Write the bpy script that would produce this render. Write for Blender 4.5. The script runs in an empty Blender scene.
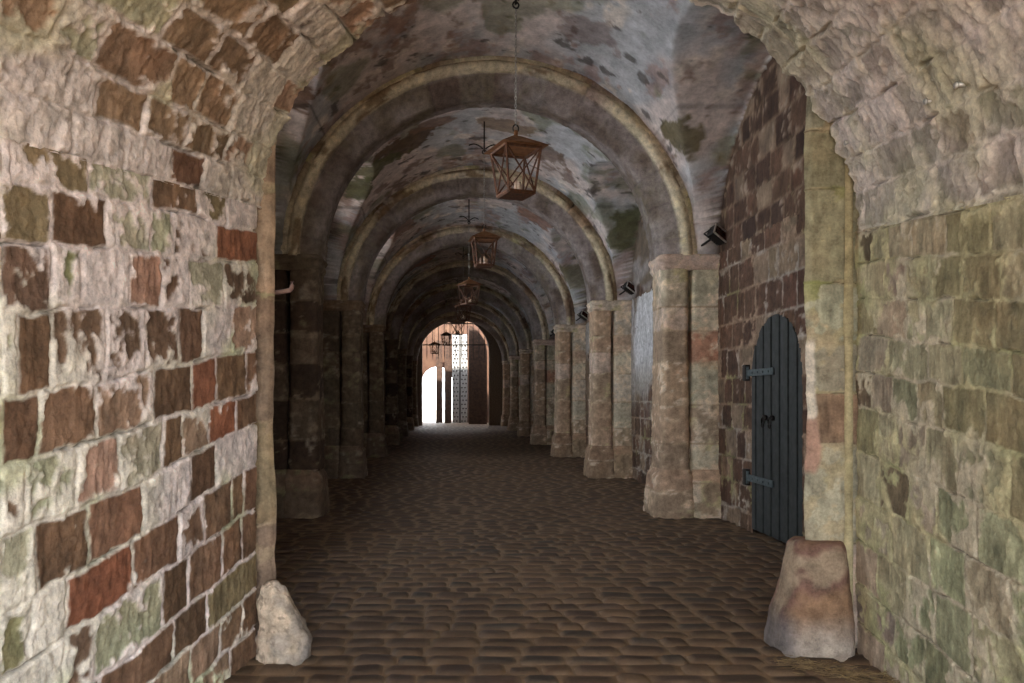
import bpy, math, random
import numpy as np
from mathutils import Vector, Matrix
random.seed(7)
PI = math.pi
sc = bpy.context.scene
COL = sc.collection

# ------------------------------------------------------------------ noise
def _h(ix, iy, iz, s):
    n = (ix.astype(np.int64) * 374761393 + iy.astype(np.int64) * 668265263 + iz.astype(np.int64) * 2147483647 + s * 1274126177) & 0xffffffff
    n = ((n ^ (n >> 13)) * 1274126177) & 0xffffffff
    n = ((n ^ (n >> 15)) * 2246822519) & 0xffffffff
    return ((n ^ (n >> 16)) & 0xffffff) / float(0xffffff)

def vnoise(x, y, z, s=0):
    x, y, z = np.broadcast_arrays(np.asarray(x, float), np.asarray(y, float), np.asarray(z, float))
    ix, iy, iz = np.floor(x), np.floor(y), np.floor(z)
    fx, fy, fz = x - ix, y - iy, z - iz
    fx, fy, fz = [f * f * (3 - 2 * f) for f in (fx, fy, fz)]
    r = 0
    for a in (0, 1):
        for b in (0, 1):
            for c in (0, 1):
                w = (fx if a else 1 - fx) * (fy if b else 1 - fy) * (fz if c else 1 - fz)
                r = r + w * _h(ix + a, iy + b, iz + c, s)
    return r

def fbm(x, y, z=0.0, o=4, s=0):
    r = 0; a = .5; t = 0; f = 1.
    for k in range(o):
        r = r + a * vnoise(x * f + 17.3 * k, y * f - 9.1 * k, np.asarray(z) * f + 3.7 * k, s + k); t += a; a *= .5; f *= 2.03
    return r / t          # 0..1, centred near .5

def sst(a, b, x):
    t = np.clip((x - a) / (b - a), 0, 1)
    return t * t * (3 - 2 * t)

def px(r, g, b):           # a displayed 0..255 colour -> linear
    return np.array([((c / 255 + .055) / 1.055) ** 2.4 if c > 10 else c / 255 / 12.92 for c in (r, g, b)])

def mixc(a, b, t):
    t = np.asarray(t)[..., None]
    return a * (1 - t) + b * t

# ------------------------------------------------------------------ materials
def mat_stone(name, rough=.88, bump=.35, scale=70., vary=.35, spec=.3):
    m = bpy.data.materials.new(name); m.use_nodes = True
    nt = m.node_tree; N = nt.nodes; L = nt.links
    bs = N['Principled BSDF']; bs.inputs['Roughness'].default_value = rough
    bs.inputs['Specular IOR Level'].default_value = spec
    at = N.new('ShaderNodeAttribute'); at.attribute_name = 'stone'
    tc = N.new('ShaderNodeTexCoord')
    no = N.new('ShaderNodeTexNoise'); no.inputs['Scale'].default_value = scale; no.inputs['Detail'].default_value = 7; no.inputs['Roughness'].default_value = .75
    n2 = N.new('ShaderNodeTexNoise'); n2.inputs['Scale'].default_value = scale * .22; n2.inputs['Detail'].default_value = 5
    L.new(tc.outputs['Object'], no.inputs['Vector']); L.new(tc.outputs['Object'], n2.inputs['Vector'])
    mr = N.new('ShaderNodeMapRange'); mr.inputs[1].default_value = .3; mr.inputs[2].default_value = .7
    mr.inputs[3].default_value = 1 - vary; mr.inputs[4].default_value = 1 + vary
    ad = N.new('ShaderNodeMath'); ad.operation = 'ADD'
    L.new(no.outputs['Fac'], ad.inputs[0]); L.new(n2.outputs['Fac'], ad.inputs[1])
    hf = N.new('ShaderNodeMath'); hf.operation = 'MULTIPLY'; hf.inputs[1].default_value = .5
    L.new(ad.outputs[0], hf.inputs[0]); L.new(hf.outputs[0], mr.inputs[0])
    vm = N.new('ShaderNodeVectorMath'); vm.operation = 'SCALE'
    L.new(at.outputs['Color'], vm.inputs[0]); L.new(mr.outputs[0], vm.inputs['Scale'])
    L.new(vm.outputs[0], bs.inputs['Base Color'])
    bp = N.new('ShaderNodeBump'); bp.inputs['Strength'].default_value = bump; bp.inputs['Distance'].default_value = .02
    L.new(hf.outputs[0], bp.inputs['Height']); L.new(bp.outputs[0], bs.inputs['Normal'])
    return m

def mat_plain(name, c1, c2, rough=.7, metal=0., scale=20., bump=.2):
    m = bpy.data.materials.new(name); m.use_nodes = True
    nt = m.node_tree; N = nt.nodes; L = nt.links
    bs = N['Principled BSDF']; bs.inputs['Roughness'].default_value = rough; bs.inputs['Metallic'].default_value = metal
    tc = N.new('ShaderNodeTexCoord'); no = N.new('ShaderNodeTexNoise'); no.inputs['Scale'].default_value = scale; no.inputs['Detail'].default_value = 5
    L.new(tc.outputs['Object'], no.inputs['Vector'])
    cr = N.new('ShaderNodeValToRGB'); cr.color_ramp.elements[0].position = .35; cr.color_ramp.elements[1].position = .65
    cr.color_ramp.elements[0].color = (*px(*c1), 1); cr.color_ramp.elements[1].color = (*px(*c2), 1)
    L.new(no.outputs['Fac'], cr.inputs[0]); L.new(cr.outputs[0], bs.inputs['Base Color'])
    bp = N.new('ShaderNodeBump'); bp.inputs['Strength'].default_value = bump; bp.inputs['Distance'].default_value = .005
    L.new(no.outputs['Fac'], bp.inputs['Height']); L.new(bp.outputs[0], bs.inputs['Normal'])
    return m

M_stone = mat_stone('weathered_masonry', bump=.75, scale=62, vary=.55)
M_rough = mat_stone('tooled_masonry', bump=.9, scale=50, vary=.55)
M_plaster = mat_stone('old_plaster', bump=.6, scale=22, vary=.45)
M_floor = mat_stone('worn_setts', rough=.62, bump=.3, scale=60, vary=.35, spec=.4)
M_dull = mat_plain('plain_rubble', (90, 75, 62), (120, 102, 86), .9)
M_iron = mat_plain('rusty_iron', (78, 50, 36), (112, 72, 48), .75, .3, 30)
M_rust = mat_plain('rusted_sheet', (126, 84, 52), (160, 112, 72), .8, .1, 18)
M_dark = mat_plain('dark_iron', (30, 28, 27), (50, 44, 40), .6, .5, 30)
M_galv = mat_plain('pale_chain', (150, 148, 142), (190, 186, 178), .5, .4, 40)
M_door = mat_plain('slate_paint', (38, 42, 42), (54, 57, 57), .7, 0, 14)
M_strap = mat_plain('painted_strap', (58, 70, 74), (84, 94, 96), .6, 0, 30)
M_black = mat_plain('black_housing', (22, 21, 21), (34, 32, 31), .5, .2, 30)
M_silver = mat_plain('silver_rim', (178, 176, 172), (215, 212, 206), .35, .6, 30)
M_lens = mat_plain('dark_lens', (48, 26, 22), (70, 40, 34), .15, 0, 20)
M_candle = mat_plain('wax', (190, 160, 140), (214, 190, 170), .6, 0, 20)
M_wood = mat_plain('gate_boards', (58, 40, 30), (82, 58, 44), .8, 0, 9)
M_pale = mat_plain('pale_gate_plate', (170, 168, 166), (196, 194, 192), .7, 0, 9)
M_straw = mat_plain('dry_straw', (96, 78, 54), (150, 126, 88), .8, 0, 30)

# ------------------------------------------------------------------ mesh helpers
def link(o, parent=None):
    COL.objects.link(o)
    if parent is not None: o.parent = parent
    return o

def tag(o, label=None, cat=None, group=None, kind=None):
    for k, v in (('label', label), ('category', cat), ('group', group), ('kind', kind)):
        if v: o[k] = v
    return o

def empty(name, loc, label, cat, group=None, kind=None, rz=0):
    o = bpy.data.objects.new(name, None); o.location = loc; o.rotation_euler = (0, 0, rz); o.empty_display_size = .1
    link(o); return tag(o, label, cat, group, kind)

def add_color(me, col):
    a = me.color_attributes.new('stone', 'FLOAT_COLOR', 'POINT')
    c = np.ones((len(me.vertices), 4), np.float32); c[:, :3] = np.clip(col, 0.002, .95)
    a.data.foreach_set('color', c.ravel())

def grid_obj(name, P, col, mat, parent=None, drop=None, flip=False, smooth=True, closed=False):
    """P (n,m,3) -> one mesh of quads; drop(n-1,m-1) faces left out; closed joins the last row to the first"""
    n, m = P.shape[:2]
    idx = np.arange(n * m).reshape(n, m)
    if closed: idx = np.concatenate([idx, idx[:1]], 0)
    q = np.stack([idx[:-1, :-1], idx[1:, :-1], idx[1:, 1:], idx[:-1, 1:]], -1)
    if flip: q = q[..., ::-1]
    q = q.reshape(-1, 4) if drop is None else q[~drop]
    me = bpy.data.meshes.new(name); me.from_pydata(P.reshape(-1, 3).tolist(), [], q.tolist())
    if smooth: me.polygons.foreach_set('use_smooth', [True] * len(me.polygons))
    me.materials.append(mat); add_color(me, col.reshape(-1, 3)); me.update()
    o = bpy.data.objects.new(name, me); return link(o, parent)

def normals(P, s=1):
    a = np.gradient(P, axis=0); b = np.gradient(P, axis=1)
    n = np.cross(a, b); n /= np.linalg.norm(n, axis=-1, keepdims=True) + 1e-9
    return n * s

class MB:
    """collects simple solids for one mesh"""
    def __init__(s): s.v = []; s.f = []; s.sm = []
    def add(s, v, f, smooth=False):
        b = len(s.v); s.v += [tuple(p) for p in v]; s.f += [tuple(i + b for i in q) for q in f]; s.sm += [smooth] * len(f)
    def box(s, a, b, bev=0.):
        (x0, y0, z0), (x1, y1, z1) = a, b
        if bev <= 0:
            v = [(x0,y0,z0),(x1,y0,z0),(x1,y1,z0),(x0,y1,z0),(x0,y0,z1),(x1,y0,z1),(x1,y1,z1),(x0,y1,z1)]
            s.add(v, [(0,3,2,1),(4,5,6,7),(0,1,5,4),(1,2,6,5),(2,3,7,6),(3,0,4,7)])
        else:
            r = [(x0+bev,y0,),(x1-bev,y0),(x1,y0+bev),(x1,y1-bev),(x1-bev,y1),(x0+bev,y1),(x0,y1-bev),(x0,y0+bev)]
            cx, cy = (x0+x1)/2, (y0+y1)/2; v = []
            for z, k in ((z0, bev), (z0+bev, 0), (z1-bev, 0), (z1, bev)):
                for p, q in r:
                    v.append((p + (k if p < cx else -k) * .7, q + (k if q < cy else -k) * .7, z))
            f = [tuple(range(7, -1, -1)), tuple(range(24, 32))]
            for l in range(3):
                for i in range(8):
                    j = (i+1) % 8; f.append((l*8+i, l*8+j, l*8+8+j, l*8+8+i))
            s.add(v, f)
    def bar(s, a, b, r=.01, n=6, r2=None):
        a, b = Vector(a), Vector(b); d = b - a
        if d.length < 1e-6: return
        q = d.to_track_quat('Z', 'Y'); r2 = r if r2 is None else r2; v = []
        for p, rr in ((a, r), (b, r2)):
            for i in range(n):
                t = 2 * PI * (i + .5) / n; v.append(p + q @ Vector((math.cos(t)*rr, math.sin(t)*rr, 0)))
        f = [(i, (i+1) % n, n + (i+1) % n, n + i) for i in range(n)] + [tuple(range(n-1, -1, -1)), tuple(range(n, 2*n))]
        s.add(v, f, n > 6)
    def tube(s, pts, r, n=6, closed=False):
        pts = [Vector(p) for p in pts]; m = len(pts); v = []
        for i, p in enumerate(pts):
            t = (pts[(i+1) % m] - pts[i-1]) if closed else (pts[min(i+1, m-1)] - pts[max(i-1, 0)])
            q = t.to_track_quat('Z', 'Y')
            for k in range(n):
                a = 2*PI*k/n; v.append(p + q @ Vector((math.cos(a)*r, math.sin(a)*r, 0)))
        f = []
        for i in range(m if closed else m-1):
            j = (i+1) % m
            for k in range(n): f.append((i*n+k, i*n+(k+1) % n, j*n+(k+1) % n, j*n+k))
        if not closed: f += [tuple(range(n-1, -1, -1)), tuple(range((m-1)*n, m*n))]
        s.add(v, f, True)
    def prism(s, poly, y0, y1):
        """poly of (x,z) extruded along y"""
        n = len(poly); v = [(x, y0, z) for x, z in poly] + [(x, y1, z) for x, z in poly]
        s.add(v, [tuple(range(n)), tuple(range(2*n-1, n-1, -1))] + [(i, n+i, n+(i+1) % n, (i+1) % n) for i in range(n)])
    def build(s, name, mat, parent=None, tr=None):
        v = s.v if tr is None else [tuple(tr @ Vector(p)) for p in s.v]
        me = bpy.data.meshes.new(name); me.from_pydata(v, [], s.f); me.materials.append(mat)
        me.polygons.foreach_set('use_smooth', s.sm); me.update()
        import bmesh
        b = bmesh.new(); b.from_mesh(me); bmesh.ops.recalc_face_normals(b, faces=b.faces); b.to_mesh(me); b.free()
        return link(bpy.data.objects.new(name, me), parent)

# ------------------------------------------------------------------ masonry layout
PAL = {  # face colour, how much limewash clings to it
 'B': (px(134, 101, 72), .12), 'D': (px(112, 82, 56), .06), 'R': (px(150, 92, 60), .05), 'O': (px(140, 120, 84), .2),
 'M': (px(130, 100, 76), .52), 'P': (px(206, 188, 178), .80), 'W': (px(190, 180, 160), .85), 'L': (px(190, 182, 150), .45),
 'G': (px(178, 176, 140), .45), 'T': (px(160, 128, 98), .18), 'K': (px(176, 138, 112), .30), 'E': (px(140, 138, 94), .5),
 'N': (px(130, 94, 68), .04),
  'g': (px(168, 163, 132), .3), 'p': (px(182, 168, 150), .4), 'o': (px(152, 143, 108), .15), 't': (px(172, 162, 134), .3),
 'k': (px(180, 158, 140), .25), 'd': (px(124, 106, 84), .15), 'v': (px(160, 162, 128), .2),
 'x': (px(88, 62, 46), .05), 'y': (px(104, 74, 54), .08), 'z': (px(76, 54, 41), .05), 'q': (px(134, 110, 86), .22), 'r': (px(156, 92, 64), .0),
}
for _k, (_c, _w) in list(PAL.items()):
    _g = float(_c @ np.array([.3, .6, .1])); PAL[_k] = (_g + (_c - _g) * .80, _w)
class Layout:
    """courses: list of (boundary as [(u, v)..]) from the top down or bottom up; joints & kinds per course"""
    def __init__(s, bounds, joints, kinds, seed=0):
        o = sorted(range(len(bounds)), key=lambda i: bounds[i][1][0])
        s.b = bounds; s.j = joints; s.k = kinds; s.seed = seed
    def look(s, u, v):
        shp = u.shape; u = u.ravel(); v = v.ravel()
        B = np.stack([np.interp(u, b[0], b[1]) for b in s.b])        # ascending v
        row = np.clip((v[None] > B).sum(0) - 1, 0, len(s.b) - 2)
        lo = np.take_along_axis(B, row[None], 0)[0]; hi = np.take_along_axis(B, row[None] + 1, 0)[0]
        dist = np.minimum(np.abs(v - lo), np.abs(hi - v))
        col = np.zeros((u.size, 3)); wash = np.zeros(u.size); bid = np.zeros(u.size)
        rnd = np.random.RandomState(s.seed + 5)
        for r in range(len(s.b) - 1):
            mk = row == r; J = np.array(s.j[r]); kd = s.k[r]
            jit = 1 + .10 * rnd.randn(len(kd), 1) + .015 * rnd.randn(len(kd), 3); wj = .1 * rnd.randn(len(kd)); ids = rnd.rand(len(kd))
            if not mk.any(): continue
            uu = u[mk]; c = np.clip(np.searchsorted(J, uu) - 1, 0, len(kd) - 1)
            dist[mk] = np.minimum(dist[mk], np.minimum(np.abs(uu - J[c]), np.abs(J[c + 1] - uu)))
            base = np.array([PAL[k][0] for k in kd]) * np.clip(jit, .6, 1.5)
            col[mk] = base[c]; wash[mk] = np.clip(np.array([PAL[k][1] for k in kd]) + wj, 0, 1)[c]; bid[mk] = ids[c] + r
        return [a.reshape(shp + ((3,) if a.ndim == 2 else ())) for a in (col, wash, bid, dist)]

def random_layout(u0, u1, v0, v1, ch, bw, kinds, seed, slope=0., vj=.15, uj=.35):
    R = random.Random(seed); b = []; v = v0
    while True:
        b.append(([u0, u1], [v, v + slope * (u1 - u0)]))
        if v > v1 + abs(slope * (u1 - u0)): break
        v += ch * (1 + R.uniform(-vj, vj))
    J = []; K = []
    for r in range(len(b) - 1):
        u = u0 - R.uniform(0, bw); j = [u]; k = []
        while u < u1:
            u += bw * (1 + R.uniform(-uj, uj)); j.append(u); k.append(R.choice(kinds))
        J.append(j); K.append(k)
    return Layout(b, J, K, seed)

def masonry(L, u, v, X, seed=0, warp=.014, jw=.012, washc=None, washgain=1., relief=.014, mortar=None, washbias=0., streak=True):
    """colour and relief of stonework at surface coords u,v (metres), X = world positions for the noise"""
    x, y, z = X[..., 0], X[..., 1], X[..., 2]
    wu = u + (fbm(u * 5, v * 5, 1.3, 3, seed) - .5) * 2 * warp * 1.6 + (fbm(u * 22, v * 22, 2., 2, seed + 9) - .5) * warp
    wv = v + (fbm(u * 5, v * 5, 7.7, 3, seed + 3) - .5) * 2 * warp * 1.6 + (fbm(u * 22, v * 22, 5., 2, seed + 4) - .5) * warp
    col, wash, bid, dist = L.look(wu, wv)
    n1 = fbm(u * 7 + bid * 3, v * 7, bid, 4, seed + 11); n2 = fbm(u * 26, v * 26, 0., 4, seed + 13)
    n3 = fbm(u * 1.8, v * 1.8, 4., 3, seed + 17)
    if streak: n4 = fbm(u * 46, v * 9, bid, 3, seed + 19)
    else: n4 = n2
    col = col * (1 + 1.1 * (n1 - .5) + .7 * (n4 - .5))[..., None]
    col = mixc(col, col * np.array([1.18, .93, .84]), sst(.5, .75, fbm(u * 3, v * 3, bid, 3, seed + 23)) * .3)
    wc1, wc2, wc3 = washc if washc is not None else (px(228, 214, 209), px(222, 214, 200), px(198, 197, 168))
    wcol = mixc(mixc(np.broadcast_to(wc1, col.shape), wc2, sst(.4, .6, n3)), wc3, sst(.56, .7, fbm(u * 2.3, v * 2.3, 9., 3, seed + 29)))
    wcol = wcol * (1 + .7 * (n2 - .5) + .3 * (n1 - .5))[..., None]
    edge = np.exp(-dist / .03) * .30
    val = (n1 * .75 + n2 * .35 - .55) * 1.5 + edge + (wash - .5) * washgain + washbias
    wm = sst(-.06, .08, val)
    col = mixc(col, wcol, wm * .92)
    mm = 1 - sst(jw * .5, jw * 1.5, dist + .012 * (n2 - .5))
    mc = wcol * 1.02 if mortar is None else np.broadcast_to(mortar, col.shape) * (1 + .7 * (n2 - .5))[..., None]
    gap = sst(.57, .66, fbm(u * 6, v * 6, 3., 3, seed + 31))             # places where a joint has lost its mortar
    mc = mixc(mc, mc * .25, gap * sst(jw * .9, 0, dist) * .8)
    col = mixc(col, mc, mm)
    n6 = fbm(u * 70, v * 60, 0., 3, seed + 37)
    h = relief * .42 * (sst(0, .016, dist) - .6) + (n1 - .5) * relief * .75 + (n2 - .5) * relief * .75 + (n4 - .5) * relief * .5 + (n6 - .5) * relief * .35 + wm * relief * .30 - gap * sst(jw, 0, dist) * relief
    return col, h

# ------------------------------------------------------------------ camera frame helpers (f = 800 px, eye 1.5 m)
F, CX, CY, EYE = 800., 450., 396., 1.5
def left_u(x):  return 1.995 / (.1875 - (x - CX) / F)
def right_u(x): return 1.789 / ((x - CX) / F - .13)
def hz(y, d):   return EYE + (CY - y) * d / F
XL = lambda d: -1.995 + .1875 * d
XR = lambda d: 1.789 + .13 * d
END = 4.72                      # where the near vault stops
MOUTH = -.9

# ------------------------------------------------------------------ near left wall
U3 = [left_u(0), left_u(130), left_u(255)]
rowsL = [(118,157,203),(177,203,230),(240,251,262),(312,308,305),(399,374,350),(470,429,392),(539,488,423),(615,541,464),
         (680,594,508),(755,655,551),(815,700,588),(870,745,625),(940,800,662)]
blocksL = [
 ([0,10,88,151,196,226,258],'MOLBOP'), ([0,50,107,150,172,216,258],'ODLGMR'), ([0,50,80,128,161,188,224,258],'MEPKMLM'),
 ([0,15,52,103,145,178,202,231,258],'GDMMMNPK'), ([0,38,95,153,192,216,246,258],'DBTDRBB'), ([0,25,75,118,163,181,209,235,258],'MGKLDKRB'),
 ([0,36,89,142,190,216,258],'LDNPDP'), ([0,30,66,132,178,204,232,244,258],'EPRNMBBN'), ([0,64,95,162,188,221,242,258],'PMGDBDB'),
 ([0,100,172,206,258],'MNDO'), ([0,60,100,150,190,220,242,258],'GPWTTBD'), ([0,60,120,170,200,230,258],'MPTBTN'),
]
def ext(us, vs):                # carry a course on towards the mouth
    return ([MOUTH - 1] + list(us) + [6.], [vs[0] - .12 * (us[0] - MOUTH + 1)] + list(vs) + [vs[-1] + .12 * (6 - us[-1])])
rr = random.Random(3)
bL, jL, kL = [], [], []
for r in rowsL:
    bL.append(ext(U3, [hz(y, u) for y, u in zip(r, U3)]))
for xs, ks in blocksL:
    j = [left_u(x) for x in xs]; k = list(ks)
    while j[0] > MOUTH - 1: j.insert(0, j[0] - rr.uniform(.25, .5)); k.insert(0, rr.choice('BDMPWGORT'))
    j[-1] = 6.; jL.append(j); kL.append(k)
bL, jL, kL = bL[::-1], jL[::-1], kL[::-1]
bL.append(ext(U3, [hz(60, U3[0]), hz(105, U3[1]), hz(160, U3[2])])); jL.append([MOUTH-2]+[left_u(x) for x in (0,30,70,110,150,196,226,258)]); kL.append(list('PPWPPPMP'))
LayL = Layout(bL, jL, kL, 2)
SPL = lambda d: 2.60 + .12 * (d - 4.7)
SPR = lambda d: 2.46 + .12 * (d - 4.7)
RISE = 1.47
ug = np.concatenate([np.arange(MOUTH, 2.4, .05), np.arange(2.4, END - .0001, .0085), [END]])
ug_l = ug[ug < 4.64]

def near_wall(name, Xf, Sf, lay, side, mat, **kw):
    t = np.linspace(0, 1, 400)
    uu = ug_l if side > 0 else ug
    U = np.repeat(uu[:, None], len(t), 1); V = -.05 + (Sf(U) + .06) * t[None]
    P = np.stack([Xf(U), U, V], -1)
    col, h = masonry(lay, U, V, P, **kw)
    if side < 0: col = col * np.array([.93, .90, .80])
    nrm = np.array([side, 0, 0])
    # the foot of the wall swells slightly and the last edge is chipped
    chip = (fbm(V * 7, U * 3, 2., 4, 77) - .5) * .05 * sst(uu[-1] - .12, uu[-1], U)
    P = P + h[..., None] * nrm; P[..., 1] += chip
    return grid_obj(name, P, col, mat, flip=(side < 0)), P

wl, _ = near_wall('wall_left', XL, SPL, LayL, 1, M_stone, seed=1, jw=.011, relief=.016, warp=.016)
tag(wl, 'lime-streaked near wall of brown and red stone blocks by the small pale boulder', None, None, 'structure')

# near right wall: big pale greenish blocks
URr = [right_u(866), right_u(1024)]
rowsR = [(231,197),(263,250),(298,300),(336,353),(371,398),(408,455),(453,525),(500,585),(545,650),(590,720),(628,782),(668,840),(720,900)]
jxR = [[860,873,888,912,945,990,1030],[860,885,905,932,962,1000,1040],[860,876,906,925,952,995,1050],[860,888,928,962,1012,1060],
       [860,871,892,917,942,985,1030],[860,878,898,925,958,1010,1060],[860,880,910,938,978,1030],[860,892,930,966,1010,1060],
       [860,878,905,935,972,1030],[860,895,925,955,1000,1050],[860,885,915,950,990,1050],[860,880,910,950,1000,1050]]
kR = ['dgttot','tpgoog','okggoo','pgtgot','dpvtoo','otptgo','tdpvvt','pgvtvo','kgvvgt','pvvgtv','kpvgvg','kpgvgt']
bR, jR, kkR = [], [], []
for a, b in rowsR:
    bR.append((([MOUTH-1, URr[1], URr[0], 6.]), [hz(b, URr[1]) - .12*(URr[1]-MOUTH+1), hz(b, URr[1]), hz(a, URr[0]), hz(a, URr[0]) + .1]))
for xs, ks in zip(jxR, kR):
    j = [right_u(x) for x in xs][::-1]; k = list(ks)[::-1][-(len(j)-1):]
    while len(k) < len(j) - 1: k.append('g')
    while j[0] > MOUTH - 1: j.insert(0, j[0] - rr.uniform(.3, .5)); k.insert(0, rr.choice('gptov'))
    j[-1] = 6.; jR.append(j); kkR.append(k)
bR, jR, kkR = bR[::-1], jR[::-1], kkR[::-1]
bR.append(([MOUTH-1, 6.], [2.2, 3.5])); jR.append([MOUTH-2, 3.2, 3.7, 4.2, 6.]); kkR.append(list('ptpk'))
LayR = Layout(bR, jR, kkR, 9)
WR = (px(194, 184, 168), px(186, 179, 148), px(172, 171, 136))
wr, _ = near_wall('wall_right', XR, SPR, LayR, -1, M_rough, seed=40, jw=.008, relief=.012, warp=.012, washc=WR, washgain=.7)
tag(wr, 'pale greenish ashlar near wall beside the big tapered guard stone', None, None, 'structure')

# ------------------------------------------------------------------ near vault
def near_prof(U, T):
    xl, xr = XL(U), XR(U); s = SPL(U) * (1 - T / PI) + SPR(U) * (T / PI)
    c, a = (xl + xr) / 2, (xr - xl) / 2
    return np.stack([c - a * np.cos(T), U, s + RISE * np.sin(T)], -1)
tt = np.linspace(0, PI, 520)
uv = np.concatenate([np.arange(MOUTH, 1.6, .06), np.arange(1.6, 2.6, .02), np.arange(2.6, END - .0001, .01), [END]])
U, T = np.meshgrid(uv, tt, indexing='ij')
P = near_prof(U, T)
V = T * 1.65                                        # arc length
R = random.Random(11)
bd = [0]; 
for f in (.20,.21,.24,.22,.24,.21,.23,.22,.24,.22,.21,.23,.22,.24,.22,.23,.21,.22,.23,.22,.24,.22,.23): bd.append(bd[-1] + f)
bV = [([MOUTH-1, 6.], [b - .02, b + .02]) for b in bd]
special = {1: ([2.2,2.95,3.12,3.45,3.8,4.2,4.5,6.], 'PPTTTKP'), 2: ([2.3,2.8,3.05,3.55,3.8,4.15,4.45,6.], 'TLTTTPP'), 3: ([2.4,2.9,3.35,3.75,4.1,4.5,6.], 'TLTTPK'),
           4: ([2.5,3.,3.4,3.9,4.3,6.], 'KTTTP'), 0: ([2.,2.6,3.,3.35,3.7,4.,4.3,6.], 'PPWPNPP')}
jV, kV = [], []
for r in range(len(bd) - 1):
    if r in special: j = list(special[r][0]); k = list(special[r][1])
    else:
        j = [2.3 + R.uniform(-.2, .2)]; k = []
        while j[-1] < 6: j.append(j[-1] + R.uniform(.26, .48)); k.append(R.choice('KPKTPkP' if r < 13 else 'pkgptkgp'))
    while j[0] > MOUTH - 1: j.insert(0, j[0] - R.uniform(.25, .5)); k.insert(0, R.choice('TKPT' if r < 12 else 'kgpt'))
    jV.append(j); kV.append(k)
LayV = Layout(bV, jV, kV, 21)
col, h = masonry(LayV, U, V, P, seed=60, jw=.014, relief=.026, warp=.016, washc=(px(222, 209, 203), px(214, 202, 190), px(198, 190, 166)), washgain=.9, washbias=.05)
col = mixc(col, px(198, 186, 174) * (.6 + .8 * fbm(U * 9, V * 9, 1, 4, 66)[..., None]), sst(1.8, 2.8, V) * .25)
col = mixc(col, (col @ np.array([.3, .6, .1]))[..., None] * np.array([1.08, .985, .93]), sst(2.2, 3.2, V) * .5)
# right haunch is greener and duller
g = sst(2.9, 4.2, V) * sst(.42, .62, fbm(U * 2, V * 2, 3., 3, 5) + .08 * sst(4.2, 5.1, V) + .10 * sst(4.2, 3.2, U))
col = mixc(col, col * np.array([.84, .90, .68]), g * .7)
col = mixc(col, col * np.array([.97, .94, .92]), sst(2.6, 3.6, V) * .9)
n = normals(P); 
if n[-1, 260, 2] > 0: n = -n
rag = (fbm(V * 4, 1., 2., 3, 91) - .5) * .16 + (fbm(V * 17, 3., 2., 3, 92) - .5) * .07
P = P + n * h[..., None]
P[..., 1] += rag * sst(END - .3, END, U) * np.sin(T) ** .3
lip = (fbm(V * 9, 5., 2., 3, 95) - .5) * .06 * sst(END - .05, END, U)
P += n * lip[..., None]
nv = grid_obj('ceiling', P, col, M_rough)
tag(nv, 'rough near barrel vault of limewashed stone courses', None, None, 'structure')

# ------------------------------------------------------------------ passage data
XC, SPZ, RB, HW, VS = .50, 3.25, 2.60, 2.86, .965
PY = [10., 14.8, 19.8, 25., 30., 35., 40.]
PD = .62
bays = [(5.3, PY[0])] + [(PY[i] + PD, PY[i + 1]) for i in range(6)]

DOOR = (7.62, 8.88, -.1, 2.34)
WIN = [((a + b) / 2 - .85, (a + b) / 2 + .85, 2.1, 4.6) for a, b in bays]
WIN[0] = (6.4, 8.5, 2.0, 4.6)
for i in range(3, 7): WIN[i] = (sum(bays[i]) / 2 - .5, sum(bays[i]) / 2 + .5, 2.3, 3.7)
def lun(y):
    hl = np.zeros_like(y)
    for a, b in bays:
        s = np.clip(1 - ((y - (a + b) / 2) / ((b - a) / 2)) ** 2, 0, None)
        hl = np.where((y >= a) & (y <= b), 1.95 * np.sqrt(s), hl)
    return hl

# interior plastered groin vault
ys = np.concatenate([np.arange(5.2, 15.4, .03), np.arange(15.4, 25.6, .07), np.arange(25.6, 40.75, .14)])
th = np.linspace(0, PI, 300)
Y, TH = np.meshgrid(ys, th, indexing='ij')
hl = lun(Y); ct, st_ = np.abs(np.cos(TH)) + 1e-4, np.sin(TH) + 1e-4
rw = HW / ct; rh = hl / st_
rl = np.minimum(rh, rw)
r = np.maximum(RB, rl)
iswall = (rl > RB) & (rw < rh)
issof = (rl > RB) & ~iswall
P = np.stack([XC - r * np.cos(TH), Y, SPZ + r * np.sin(TH) * VS], -1)
x, y, z = P[..., 0], P[..., 1], P[..., 2]
n1 = fbm(x * 1.1, y * .8, z * 1.1, 5, 100); n2 = fbm(x * 4, y * 2.6, z * 4, 5, 110); n3 = fbm(x * 2.2, y * .9, z * 2.2, 4, 120); n5 = fbm(x * 11, y * 9, z * 11, 4, 125)
n4 = fbm(x * .55, y * .4, z * .55, 3, 130)
pl = mixc(mixc(px(186, 186, 188), px(212, 198, 192), sst(.42, .58, n1)), px(164, 160, 164), sst(.5, .68, n3) * .8)
pl = mixc(pl, px(224, 212, 200), sst(.55, .66, n2) * sst(.45, .55, n4) * .8)
pl = mixc(pl, px(124, 100, 90), sst(.60, .67, n2 * .5 + n1 * .5 + (n5 - .5) * .2) * .8)
pl = mixc(pl, px(150, 112, 92), sst(.55, .62, n3 * .7 + n5 * .3) * .5)
pl = mixc(pl, px(84, 76, 72), sst(.66, .72, fbm(x * 5, y * 5, z * 5, 4, 140)) * .8)
pl = mixc(pl, px(108, 112, 78), sst(.58, .66, fbm(x * 1.6, y * 1.3, z * 1.6, 4, 150)) * .6)
pl *= (1 + .5 * (n5 - .5) + .35 * (n2 - .5))[..., None]
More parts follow.
